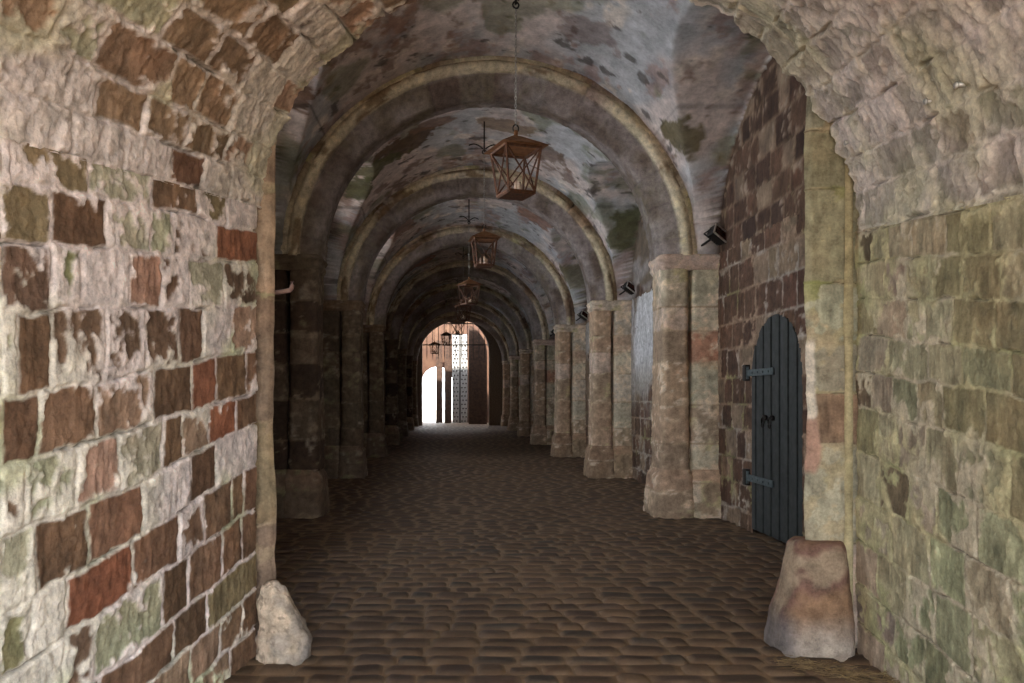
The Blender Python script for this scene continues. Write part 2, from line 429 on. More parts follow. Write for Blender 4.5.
for bx, by, bz, sx, sy, sz, c, k in [(-.75,12.6,5.5,.75,.5,.5,(92,70,50),.9), (-1.15,12.9,5.2,.45,.4,.5,(92,92,62),.9), (-1.5,13.4,4.9,.3,.4,.4,(84,86,58),.9), (-.3,12.2,5.75,.5,.3,.4,(126,96,78),.8),
                                 (.9,12.5,5.7,.5,.35,.4,(128,106,84),.8), (1.6,13.2,5.4,.4,.4,.4,(120,98,84),.8), (2.3,12.9,4.6,.3,.4,.4,(120,100,86),.7),
                                 (-1.7,8.9,5.0,.25,.4,.5,(96,72,56),.9), (2.75,9.4,4.6,.3,.4,.35,(96,86,56),.9), (3.2,9.2,3.9,.2,.4,.5,(92,86,58),.8), (1.6,9.,5.7,.5,.5,.5,(116,92,84),.6),
                                 (2.2,21.5,5.4,.6,1.2,.6,(150,96,72),.8), (1.9,17.5,5.4,.5,.6,.5,(132,92,74),.8), (-1.2,18,5.4,.5,.7,.5,(136,96,78),.7), (-1,23,5.5,.6,1.,.6,(140,90,72),.8),
                                 (3.2,14.3,4.7,.5,.45,1.2,(92,92,64),.9), (3.2,19.4,4.7,.5,.45,1.2,(98,96,70),.8)]:
    q = ((x - bx) / sx) ** 2 + ((y - by) / sy) ** 2 + ((z - bz) / sz) ** 2
    m = sst(.5, .62, np.exp(-q * .8) + (n2 - .5) * .9 + (n5 - .5) * .6)
    pl = mixc(pl, px(*c) * (1 + .8 * (n5[..., None] - .5)), m * k)
crk = np.abs(z - 4.78 - .03 * (fbm(y, 0, 0, 2, 3) - .5)) < .012
pl[crk & (x < XC)] *= .5; pl[crk & (x > XC)] *= .7
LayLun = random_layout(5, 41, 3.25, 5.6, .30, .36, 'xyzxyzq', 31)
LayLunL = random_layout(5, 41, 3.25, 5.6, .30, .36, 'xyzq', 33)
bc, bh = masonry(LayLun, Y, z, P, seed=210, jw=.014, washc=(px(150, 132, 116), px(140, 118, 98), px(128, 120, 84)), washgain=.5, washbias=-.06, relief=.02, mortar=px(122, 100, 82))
# beyond the first bay the tympana are plastered
bay0 = (Y < 10.2)[..., None]
gc = mixc(px(150, 142, 138), px(110, 96, 82), sst(.42, .6, n3))
gc = gc * (1 + .5 * (n5 - .5))[..., None]
bc = np.where(bay0, bc, mixc(bc, gc, sst(.45, .55, n1 + .2 * (n2 - .5))))
n = normals(P)
if n[100, 150, 2] > 0: n = -n
col = np.where(iswall[..., None], bc, pl)
hh = np.where(iswall, bh, (n1 - .5) * .10 + (n2 - .5) * .03 + (n5 - .5) * .012)
hh = np.where(iswall | (TH < .03) | (TH > PI - .03), np.where(iswall, bh, 0), hh)
P = P + n * hh[..., None]
uc, vc, tc_ = [(q[:-1, :-1] + q[1:, 1:]) / 2 for q in (Y, SPZ + r * np.sin(TH), TH)]
drop = np.zeros(uc.shape, bool)
for y0, y1, z0, z1 in WIN: drop |= (uc > y0) & (uc < y1) & (vc < z1) & (tc_ < 1.0) & iswall[:-1, :-1]
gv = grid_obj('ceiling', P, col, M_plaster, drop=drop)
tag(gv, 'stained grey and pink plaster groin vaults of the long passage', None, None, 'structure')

# interior side walls ------------------------------------------------------------
def bay_wall(name, X, side, lay, holes, label, seed, wk, square=False):
    ysw = np.concatenate([np.arange(5.2, 10.6, .02), np.arange(10.6, 20, .05), np.arange(20, 41.3, .12)])
    zs = np.linspace(-.05, SPZ + .03, 150)
    U, V = np.meshgrid(ysw, zs, indexing='ij'); P = np.stack([np.full_like(U, X), U, V], -1)
    col, h = masonry(lay, U, V, P, seed=seed, **wk)
    m = sst(.55, .5, fbm(U * .6, V * 1.2, 3, 4, seed + 50) - .25 * sst(1.6, .2, V) * 0) * (U > 10.5)
    pc = mixc(px(168, 162, 156), px(120, 102, 86), sst(.45, .6, fbm(U * 1.5, V * 1., 1, 4, seed + 60)))
    pc = pc * (1 + .7 * (fbm(U * 9, V * 4, 1, 4, seed + 70) - .5))[..., None]
    col = mixc(col, pc, m * sst(1.0, 1.9, V) * .95)
    if side < 0:
        q = sst(.42, .54, fbm(U * 2.2, V * 1.1, 6, 4, 88) + .10) * sst(1.7, 2.3, V) * sst(10.6, 11.2, U) * sst(15., 14.6, U)
        col = mixc(col, px(210, 209, 212) * (.6 + .8 * fbm(U * 14, V * 4, 6, 4, 89))[..., None], q * .88)  # painted light: bluish-white patch of window light on the plaster
    P[..., 0] += h * side
    uc = (U[:-1, :-1] + U[1:, 1:]) / 2; vc = (V[:-1, :-1] + V[1:, 1:]) / 2
    drop = np.zeros(uc.shape, bool)
    for y0, y1, z0, z1 in holes:
        a = (y1 - y0) / 2; yc = (y0 + y1) / 2
        top = np.where(np.abs(uc - yc) < a, z1 - min(a, 9) + np.sqrt(np.clip(a * a - (uc - yc) ** 2, 0, None)), -9)
        if square: top = np.full_like(uc, 9.)
        drop |= (np.abs(uc - yc) < a) & (vc > z0) & (vc < top)
    o = grid_obj(name, P, col, M_stone, drop=drop, flip=(side < 0))
    tag(o, label, None, None, 'structure')
    return o
WK = dict(jw=.012, washc=(px(160, 148, 136), px(150, 126, 106), px(136, 128, 92)), washgain=.55, washbias=-.05, relief=.02)
bay_wall('wall_right', XC + HW, -1, random_layout(5, 42, -.1, 3.3, .31, .34, 'xyyxyqqy', 51), [DOOR],
         'reddish brown block wall of the passage with the arched slate-coloured door', 300, WK)
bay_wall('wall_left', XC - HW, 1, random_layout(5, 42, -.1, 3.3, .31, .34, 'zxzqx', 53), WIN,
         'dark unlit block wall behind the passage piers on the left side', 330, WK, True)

# unseen outer masonry keeping daylight out everywhere but the mouths and the windows -------
o = MB()
o.box((-4.6, MOUTH, 6.5), (5.4, 41.3, 6.7))                         # unseen roof slab over all, blocks sky light
o.box((4.15, MOUTH, -.3), (5.4, 41.3, 6.5))
o = o.build('roof', M_dull); tag(o, 'unseen rubble mass added above and beside the passage to keep daylight out', None, None, 'structure')
ow = MB()
for i, (y0, y1, z0, z1) in enumerate(WIN):                          # thick outer left wall with window shafts
    pass
seg = [MOUTH] + [v for w in WIN for v in (w[0], w[1])] + [41.3]
for i in range(0, len(seg), 2): ow.box((-3.1, seg[i], -.3), (-2.46, seg[i+1], 6.5))
for y0, y1, z0, z1 in WIN:
    ow.box((-3.1, y0, -.3), (-2.46, y1, z0)); ow.box((-3.1, y0, z1), (-2.46, y1, 6.5))
ow = ow.build('wall_left', M_dull); tag(ow, 'thick outer wall pierced by the hidden daylight windows', None, None, 'structure')
# unseen facade round the near mouth, added to close the light gap
tf = np.linspace(0, PI, 60); pr = [(XL(MOUTH), 0.)] + [tuple(near_prof(np.array(MOUTH), np.array(t))[[0, 2]]) for t in tf] + [(XR(MOUTH), 0.)]
vo = []; fo = []
for (a, b) in pr:
    dx, dz = a - .1, b - 1.; k = min((4.6 / abs(dx)) if abs(dx) > 1e-6 else 99, (5.6 / dz) if dz > 0 else 99, (1.3 / -dz) if dz < -1e-6 else 99)
    vo += [(a, MOUTH - .05, b), (.1 + dx * k, MOUTH - .05, 1. + dz * k), ]
for i in range(len(pr) - 1): fo.append((2*i, 2*i+1, 2*i+3, 2*i+2))
m_ = MB(); m_.add(vo, fo); o = m_.build('wall_back', M_dull); tag(o, 'unseen outer face added around the near mouth to keep daylight out', None, None, 'structure')

# cross wall between the near vault and the passage
w = MB()
w.box((-3.1, 4.95, -.2), (-1.26, 5.22, 6.5)); w.box((2.50, 4.95, -.2), (4.2, 5.22, 6.5)); w.box((-1.26, 4.95, 4.9), (2.5, 5.22, 6.5))
o = w.build('wall_front', M_dull); tag(o, 'dark cross wall above and behind the near arch', None, None, 'structure')

# jambs of the near arch
def jamb(name, x0, x1, y, ztop, lay, seed, label, wc, side):
    us = np.linspace(x0, x1, 90); zs = np.linspace(-.05, ztop, 620)
    U, V = np.meshgrid(us, zs, indexing='ij')
    inner = x1 if side < 0 else x0
    d = np.abs(U - inner)
    rnd = sst(.0, .03, d)
    wob = (fbm(V * 2.3, 1., seed, 4, seed) - .5) * .05 * sst(.14, 0, d)
    P = np.stack([U + wob, np.full_like(U, y), V], -1)
    col, h = masonry(lay, U, V, P, seed=seed, jw=.008, washc=wc, washgain=.8, relief=.012)
    P[..., 1] += -h + (1 - rnd) * .03
    if side > 0:
        wq = (fbm(V * 9, U * 9, 2, 3, 5) - .5) * .05
        m1 = sst(.05, .035, d + wq) * sst(1.33, 1.38, V) * sst(1.86, 1.8, V); m2 = sst(.085, .07, d + wq + .15 * np.abs(V - 1.2)) * sst(1.02, 1.06, V) * sst(1.38, 1.34, V)
        col = mixc(mixc(col, px(216, 204, 186), m1), px(172, 138, 120), m2); P[..., 1] += .02 * np.clip(m1 + m2, 0, 1)
    # return face going back
    k = 8; ret = np.repeat(P[(-1 if side < 0 else 0)][None], k, 0).copy(); cr = np.repeat(col[(-1 if side < 0 else 0)][None], k, 0)
    for i in range(k):
        ret[i, :, 1] += (i + 1) / k * .16; ret[i, :, 0] += side * (i + 1) / k * .11
    if side < 0: P = np.concatenate([P, ret], 0); col = np.concatenate([col, cr], 0)
    else: P = np.concatenate([ret[::-1], P], 0); col = np.concatenate([cr[::-1], col], 0)
    o = grid_obj(name, P, col, M_stone, flip=False)
    return tag(o, label, None, None, 'structure'), P
layJL = Layout([([-2, 0], [v, v]) for v in (-.3, .75, 1.35, 2.1, 2.7, 3.4, 4.2, 5.2)], [[-2, 0]] * 7, [['q'], ['O'], ['q'], ['T'], ['q'], ['O'], ['q']], 5)
jamb('trim_1', -1.7, -1.038, 4.70, 4.9, layJL, 400, 'narrow brown stone jamb at the end of the left near wall', (px(160, 138, 114), px(150, 130, 106), px(140, 130, 100)), -1)
layJR = Layout([([1, 4], [v, v]) for v in (-.3, .62, 1.2, 1.52, 1.82, 2.18, 2.75, 3.1, 3.9, 5.2)], [[1, 4]] * 9, [['k'], ['t'], ['T'], ['t'], ['g'], ['o'], ['o'], ['g'], ['g']], 6)
jr, _ = jamb('trim_2', 2.145, 2.8, 4.79, 4.9, layJR, 410, 'tall greenish stone jamb above the big guard stone', (px(176, 160, 130), px(150, 146, 102), px(140, 142, 92)), 1)
# pale lime fillet in the corner between the right jamb and wall
zs = np.linspace(0, 3.0, 300); ths = np.linspace(0, PI, 8)
Z, A = np.meshgrid(zs, ths, indexing='ij'); wdt = .028 + .018 * (fbm(Z * 3, 0, 0, 4, 9) - .5)
P = np.stack([2.392 - .5 * wdt + wdt * np.cos(A) * .9, 4.772 - wdt * np.sin(A) * .6, Z], -1)
c = mixc(px(190, 176, 140), px(160, 146, 108), fbm(Z * 6, A, 1, 4, 4)); o = grid_obj('trim_3', P, c, M_stone)
tag(o, 'pale lime fillet in the corner beside the right jamb', None, None, 'structure')

# ------------------------------------------------------------------ floor of setts
def floor_mesh():
    Vv, Ff, Cc = [], [], []; nb = 0
    rs = np.random.RandomState(4); y = MOUTH; 
    while y < 47.:
        dd = rs.uniform(.145, .185) if y < 20 else (.17 if y < 32 else .2)
        if y < 4.9: x0, x1 = XL(y) - .03, XR(y) + .03
        else: x0, x1 = -2.45, 3.4
        x = x0 - rs.uniform(0, .15)
        nx, ny = (7, 6) if y < 9 else ((5, 4) if y < 18 else (4, 3))
        if y < 2.5: nx, ny = 4, 3
        while x < x1:
            w = rs.uniform(.16, .33)
            a, b = x, min(x + w, x1 + .1); x += w
            s = np.linspace(-1, 1, nx); t = np.linspace(-1, 1, ny); S, T = np.meshgrid(s, t, indexing='ij')
            prof = (1 - np.abs(S) ** 10) * (1 - np.abs(T) ** 5)
            hgt = rs.uniform(.014, .024)
            sq = 1 - .10 * S * S * 0
            X = (a + b) / 2 + S * (b - a - .008) / 2 * (1 - .04 * T * T)
            Yy = y + dd / 2 + T * (dd - .006) / 2 * (1 - .07 * S * S) + rs.uniform(-.006, .006)
            tx, ty = rs.uniform(-.006, .006), rs.uniform(-.01, .004)
            Z = -.024 + hgt * prof ** .8 + (S * tx + T * ty) * prof + rs.uniform(-.004, .004)
            Z = Z + .03 * 0
            Vv.append(np.stack([X, Yy, Z], -1).reshape(-1, 3))
            c = [px(80, 62, 48), px(70, 54, 43), px(90, 70, 53), px(78, 61, 51), px(64, 55, 48)][rs.choice(5, p=[.33, .25, .2, .14, .08])] * rs.uniform(.75, 1.3)
            cc = np.repeat(c[None], nx * ny, 0)
            dust = (1 - prof.reshape(-1)) ** .9 * .8
            cc = cc * (1 - dust[:, None]) + px(134, 110, 86) * dust[:, None]
            Cc.append(cc)
            idx = np.arange(nx * ny).reshape(nx, ny) + nb
            Ff.append(np.stack([idx[:-1, :-1], idx[1:, :-1], idx[1:, 1:], idx[:-1, 1:]], -1).reshape(-1, 4)); nb += nx * ny
        y += dd
    # bed of dust between them
    b = np.array([[-8, MOUTH - 9, -.021], [9, MOUTH - 9, -.021], [9, 47.2, -.021], [-8, 47.2, -.021]]); Vv.append(b)
    Cc.append(np.repeat(px(134, 110, 86)[None], 4, 0)); Ff.append(np.arange(4)[None] + nb)
    V, Fc, C = np.concatenate(Vv), np.concatenate(Ff), np.concatenate(Cc)
    V[:, 2] += (fbm(V[:, 0] * .8, V[:, 1] * .8, 0, 2, 5) - .5) * .02 * (V[:, 1] < 47)
    me = bpy.data.meshes.new('floor'); me.from_pydata(V.tolist(), [], Fc.tolist()); me.polygons.foreach_set('use_smooth', [True] * len(me.polygons))
    me.materials.append(M_floor); add_color(me, C * .85 * (1 + .5 * (fbm(V[:, 0] * 1.2, V[:, 1] * .7, 0, 3, 8) - .5))[:, None]); me.update()
    return link(bpy.data.objects.new('floor', me))
tag(floor_mesh(), 'brown cobbled floor of small setts laid in rows across the passage', None, None, 'structure')

# ------------------------------------------------------------------ piers
def rounded(x0, x1, y0, y1, r=.07, n=5):
    pts = []
    for cx, cy, a0 in ((x0 + r, y1 - r, 90), (x0 + r, y0 + r, 180), (x1 - r, y0 + r, 270), (x1 - r, y1 - r, 0)):
        for i in range(n + 1):
            a = math.radians(a0 + 90 * i / n); pts.append((cx + r * math.cos(a), cy + r * math.sin(a)))
    # add points along the long sides
    out = []
    for i, p in enumerate(pts):
        q = pts[(i + 1) % len(pts)]; L = math.dist(p, q); k = max(1, int(L / .035))
        for t in range(k): out.append((p[0] + (q[0] - p[0]) * t / k, p[1] + (q[1] - p[1]) * t / k))
    return np.array(out)

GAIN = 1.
def column(name, poly, z0, z1, prof, kinds, seed, parent, ch=.42, bounds=None, mortar=px(150, 128, 104), wg=.6, mat=None, res=.02, band=None):
    zs = np.linspace(z0, z1, max(4, int((z1 - z0) / res)))
    c = poly.mean(0); n = len(poly)
    d = np.diff(np.concatenate([poly, poly[:1]]), axis=0); s = np.concatenate([[0], np.cumsum(np.hypot(d[:, 0], d[:, 1]))[:-1]])
    S, Z = np.meshgrid(s, zs, indexing='ij')
    off = prof(Z)
    tang = np.roll(poly, -1, 0) - np.roll(poly, 1, 0); nn = np.stack([tang[:, 1], -tang[:, 0]], -1); nn /= np.linalg.norm(nn, axis=1, keepdims=True)
    if ((poly - c) * nn).sum() < 0: nn = -nn
    b = bounds or [z0 - .02]
    if not bounds:
        R = random.Random(seed)
        while b[-1] < z1: b.append(b[-1] + ch * R.uniform(.75, 1.2))
    R = random.Random(seed + 1)
    ks = [[(kinds[i] if len(kinds) == len(b) - 1 else R.choice(kinds))] for i in range(len(b) - 1)]
    lay = Layout([([-9, 99], [v, v]) for v in b], [[-9, 99]] * (len(b) - 1), ks, seed)
    P3 = np.stack([np.repeat(poly[:, 0][:, None], len(zs), 1), np.repeat(poly[:, 1][:, None], len(zs), 1), Z], -1)
    col, h = masonry(lay, S, Z, P3, seed=seed, jw=.009, mortar=mortar, washc=(px(196, 180, 160), px(172, 150, 124), px(160, 152, 112)), washgain=wg, relief=.016, warp=.008)
    col = mixc(col, col.mean((0, 1)) * (.7 + .6 * fbm(S * 8, Z * 8, 2, 3, seed))[..., None], np.full(S.shape, .30))
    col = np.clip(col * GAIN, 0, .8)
    o = off + h
    P3[..., 0] += nn[:, 0][:, None] * o; P3[..., 1] += nn[:, 1][:, None] * o
    # cap the two ends
    top = P3[:, -1:].copy(); top[..., :2] = top[..., :2] * 0 + c; bot = P3[:, :1].copy(); bot[..., :2] = bot[..., :2] * 0 + c
    P3 = np.concatenate([bot, P3, top], 1); col = np.concatenate([col[:, :1], col, col[:, -1:]], 1)
    return grid_obj(name, P3, col, mat or M_stone, parent, closed=True)

def build_pier(side, y, label, seed, kin, kout, bounds=None):
    global GAIN; GAIN = 1.4 if side > 0 else .6  # side light put into the stone colour: right row brightened, left row darkened
    """side +1: right row; the inner shaft carries the rib, the outer one stands against the wall"""
    if side > 0: xi, xm, xo = 2.66, 3.00, 3.42
    else: xi, xm, xo = -1.66, -2.02, -2.42
    root = empty('stone_pier', (0, y, 0), label, 'pier', 'stone piers carrying the transverse arches', 'structure')
    flat = lambda Z: Z * 0
    a, b = sorted((xi, xm)); c, d = sorted((xm + .03 * side, xo))
    sh = lambda Z: .010 * np.sin(Z * 2)
    column('shaft', rounded(a, b, 0, .58, .08), .56, 3.1, sh, kin, seed, root, bounds=bounds)
    column('shaft', rounded(c, d, .01, .6, .07), .56, 3.1, sh, kout, seed + 3, root, bounds=bounds)
    plp = lambda Z: .05 + .0 * Z + -.05 * sst(.46, .57, Z) + .035 * sst(.5, .0, Z)
    column('plinth', rounded(a - .02, b - .01, -.03, .58, .05), -.02, .58, plp, ['q', 'T'], seed + 5, root)
    column('plinth', rounded(c + .01, d, -.02, .6, .05), -.02, .58, plp, ['q', 'T'], seed + 6, root)
    cap = lambda Z: .01 + .022 * sst(3.1, 3.2, Z) + .012 * np.sin((Z - 3.1) * 60)
    e, f = sorted((xi, xo))
    column('capital', rounded(e, f, -.0, .6, .06), 3.08, 3.27, cap, ['q', 'T', 'k'], seed + 7, root, res=.01)
    return root

def copy_tree(o, parent=None):
    c = o.copy(); COL.objects.link(c); c.parent = parent
    for ch in o.children: copy_tree(ch, c)
    return c
ordn = ['first', 'second', 'third', 'fourth', 'fifth', 'sixth', 'seventh']
bnd1 = [.5, .9, 1.38, 1.92, 2.32, 2.62, 3.2]
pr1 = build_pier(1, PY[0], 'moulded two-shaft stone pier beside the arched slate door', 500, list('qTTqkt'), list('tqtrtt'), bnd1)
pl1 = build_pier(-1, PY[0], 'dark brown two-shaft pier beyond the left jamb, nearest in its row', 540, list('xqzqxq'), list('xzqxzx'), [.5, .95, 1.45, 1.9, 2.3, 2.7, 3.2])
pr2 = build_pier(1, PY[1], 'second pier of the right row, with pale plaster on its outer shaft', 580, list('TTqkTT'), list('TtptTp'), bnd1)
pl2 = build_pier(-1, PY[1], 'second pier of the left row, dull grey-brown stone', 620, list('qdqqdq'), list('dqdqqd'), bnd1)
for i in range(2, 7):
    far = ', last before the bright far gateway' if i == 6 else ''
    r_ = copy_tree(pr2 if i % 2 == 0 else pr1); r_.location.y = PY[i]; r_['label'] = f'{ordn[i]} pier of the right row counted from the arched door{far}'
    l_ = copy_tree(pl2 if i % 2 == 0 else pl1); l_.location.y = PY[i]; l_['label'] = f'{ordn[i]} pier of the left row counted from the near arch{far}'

# ------------------------------------------------------------------ transverse ribs
def rib(y, seed, label, tint, coarse=1.):
    prof = [(2.62, .02), (2.55, .02)] + [(2.465 + .07 * math.cos(t), .02 - .075 * math.sin(t)) for t in np.linspace(.0, PI, 9)] + [(2.375, .03), (2.35, .06), (2.30, .07), (2.20, .13), (2.15, .19), (2.13, .26), (2.13, .36), (2.13, .46), (2.13, .54), (2.15, .58), (2.62, .59)]
    prof = np.array(prof); n = int(260 / coarse)
    s = np.concatenate([[0], np.cumsum(np.hypot(*np.diff(prof, axis=0).T))])
    A = np.linspace(0, PI, n)
    S, T = np.meshgrid(s, A, indexing='ij')
    Rr = np.repeat(prof[:, 0][:, None], n, 1); Yy = np.repeat(prof[:, 1][:, None], n, 1)
    U = T * 2.3
    R = random.Random(seed); j = [-.1]
    ks = []
    while j[-1] < 7.4: j.append(j[-1] + R.uniform(.32, .5)); ks.append(R.choice('TqktPqpk'))
    lay = Layout([([-9, 99], [-9, -9]), ([-9, 99], [9, 9])], [j], [ks], seed)
    P = np.stack([XC - Rr * np.cos(T), Yy, SPZ + Rr * np.sin(T) * VS], -1)
    col, h = masonry(lay, U, S, P, seed=seed, jw=.007, warp=.006, washc=(px(178, 168, 158), px(184, 170, 134), px(166, 160, 112)), washgain=.9, relief=.016, mortar=px(120, 106, 94))
    # soffit coloured darker grey-mauve, the roll paler and yellower
    sof = sst(.28, .33, S)
    grey = mixc(px(142, 132, 130), px(100, 87, 80), sst(.4, .62, fbm(U * 2, S * 5, 2, 4, seed + 3))) * (1 + .5 * (fbm(U * 14, S * 14, 2, 3, seed) - .5))[..., None]
    col = mixc(col, grey, sof * .85)
    roll = sst(.02, .08, S) * sst(.34, .29, S)
    col = mixc(col, px(214, 200, 170) * tint * (1 + .8 * (fbm(U * 9, S * 9, 2, 4, seed + 6)[..., None] - .5)), roll * sst(.38, .52, fbm(U * 1.6, S * 2, 2, 3, seed + 8)) * .8)
    col = mixc(col, px(116, 88, 60), roll * sst(.56, .66, fbm(U * 3.1, S * 8, 5, 4, seed + 9)) * .75)
    n_ = normals(P)
    if n_[15, n // 2, 2] > 0: n_ = -n_
    P = P + n_ * h[..., None]
    o = grid_obj('transverse_arch', P, col, M_stone); o.location.y = y
    return tag(o, label, 'arch', 'transverse stone arches over the passage', 'structure')
for i, yy in enumerate(PY):
    rib(yy, 700 + i * 17, ['nearest round arch, spanning above the slate door pier', 'second round arch, with the patchy plaster vault in front of it', 'third round arch inward from the near vault',
        'fourth round arch inward from the near vault', 'fifth round arch inward from the near vault', 'sixth round arch inward, before the last', 'last round arch framing the bright far gateway'][i], np.array([1, 1, 1.]), 1 if i < 2 else 2)

# ------------------------------------------------------------------ arched door in the right wall
dr = empty('door_1', (XC + HW + .04, 8.88, 0), 'closed arched plank door painted slate blue in the red block wall', 'door', None, 'structure')
y0, y1, zt = -1.26, 0., 2.34
nb = 12
leaf = MB()
for i in range(nb):
    a, b = y0 + (y1 - y0) * i / nb + .005, y0 + (y1 - y0) * (i + 1) / nb - .005
    top = []
    for k in range(4):
        yy = a + (b - a) * k / 3; t = (yy - (y0 + y1) / 2) / .63; top.append((yy, zt - .63 + .63 * math.sqrt(max(0, 1 - t * t))))
    poly = [(a, .03), (b, .03)] + top[::-1]
    n = len(poly); dx = .012 if i % 2 else 0
    v = [(-.04 - dx, p, q) for p, q in poly] + [(.03, p, q) for p, q in poly]
    leaf.add(v, [tuple(range(n)), tuple(range(2*n-1, n-1, -1))] + [(k, n+k, n+(k+1) % n, (k+1) % n) for k in range(n)])
leaf.build('leaf', M_door, dr)
for zz, sl in ((1.72, 0), (.55, 0)):
    s_ = MB(); s_.box((-.075, -.62, zz), (-.05, .10, zz + .075), .008); s_.bar((-.07, .09, zz - .03), (-.07, .09, zz + .11), .028, 8)
    for k in range(4): s_.bar((-.085, -.08 - .15 * k, zz + .037), (-.07, -.08 - .15 * k, zz + .037), .012, 8)
    s_.build('strap_hinge', M_strap, dr)
    g_ = MB(); g_.box((-.10, .07, zz - .05), (.0, .16, zz + .13), .01); g_.build('hinge_block', M_dark, dr)
for yy in (-.42, -.60):
    k_ = MB(); k_.bar((-.05, yy, 1.27), (-.09, yy, 1.27), .03, 10); k_.tube([(-.095, yy + .035 * math.sin(t), 1.22 + .055 * math.cos(t)) for t in np.linspace(0, 2*PI, 16, endpoint=False)], .008, 6, True)
    k_.build('ring_handle', M_dark, dr)

# ------------------------------------------------------------------ guard stones
def boulder(name, loc, prof, seed, cfun, label, cat, lump=.05):
    """prof(z01, angle) -> radii (rx, ry) and centre shift; stone of height H"""
    n, m = 96, 72; H = prof['h']
    A = np.linspace(0, 2 * PI, n, endpoint=False); t = np.linspace(0, 1, m)
    Aa, T = np.meshgrid(A, t, indexing='ij')
    zz = H * np.sin(T * PI / 2) ** 1.0 * 1.0; q = zz / H
    rx = np.interp(q, *prof['rx']) ; ry = np.interp(q, *prof['ry']); cx = np.interp(q, *prof['cx'])
    close = np.sqrt(np.clip(1 - T ** prof.get('k', 9), 0, 1))
    e = prof.get('e', 2.6)
    ca, sa = np.cos(Aa), np.sin(Aa); den = (np.abs(ca) ** e + np.abs(sa) ** e) ** (1 / e)
    X = cx + rx * ca / den * close; Y = ry * sa / den * close; Z = zz - .02
    P = np.stack([X, Y, Z], -1)
    l = (fbm(X * 6, Y * 6, Z * 6, 4, seed) - .5) * lump * 2 + (fbm(X * 20, Y * 20, Z * 20, 3, seed + 2) - .5) * lump * .5
    ridge = -np.abs(fbm(X * 4, Y * 4, Z * 4, 2, seed + 4) - .5) * lump * 1.2
    dd = np.stack([X - cx, Y, Z * .3], -1); dd /= np.linalg.norm(dd, axis=-1, keepdims=True) + 1e-6
    P = P + dd * (l + ridge)[..., None] * sst(1.02, .9, T)[..., None]
    o = grid_obj(name, P, cfun(X, Y, Z, q), M_stone, closed=True, flip=True); o.location = loc
    return tag(o, label, cat)
def cl(X, Y, Z, q):
    a = fbm(X * 9, Y * 9, Z * 9, 4, 3); b = fbm(X * 28, Y * 28, Z * 28, 3, 4)
    c = mixc(px(196, 176, 154), px(166, 152, 138), sst(.4, .6, a)); c = mixc(c, px(112, 98, 86), sst(.6, .7, b) * .7 + 0 * q)
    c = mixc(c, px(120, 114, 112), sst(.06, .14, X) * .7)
    return c * (1 + .4 * (b - .5))[..., None]
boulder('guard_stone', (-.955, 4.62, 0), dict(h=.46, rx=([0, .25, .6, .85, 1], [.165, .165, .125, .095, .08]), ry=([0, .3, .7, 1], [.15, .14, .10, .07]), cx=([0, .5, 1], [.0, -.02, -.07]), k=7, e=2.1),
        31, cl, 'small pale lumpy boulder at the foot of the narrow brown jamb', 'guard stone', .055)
def cr_(X, Y, Z, q):
    a = fbm(X * 4, Y * 4, Z * 4, 4, 13); b = fbm(X * 16, Y * 16, Z * 16, 4, 14)
    c = mixc(px(138, 108, 84), px(120, 90, 78), sst(.4, .6, a)); c = mixc(c, px(164, 146, 122), sst(.58, .70, a) * .7)
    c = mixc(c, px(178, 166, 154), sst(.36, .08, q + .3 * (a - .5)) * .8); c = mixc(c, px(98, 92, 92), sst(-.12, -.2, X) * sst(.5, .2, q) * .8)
    return c * (1 + .5 * (b - .5))[..., None]
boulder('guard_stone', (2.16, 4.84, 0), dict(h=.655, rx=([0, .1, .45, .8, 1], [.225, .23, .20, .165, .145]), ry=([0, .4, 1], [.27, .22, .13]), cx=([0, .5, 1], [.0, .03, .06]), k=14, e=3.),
        51, cr_, 'big tapered brown guard stone at the foot of the greenish jamb', 'guard stone', .022)

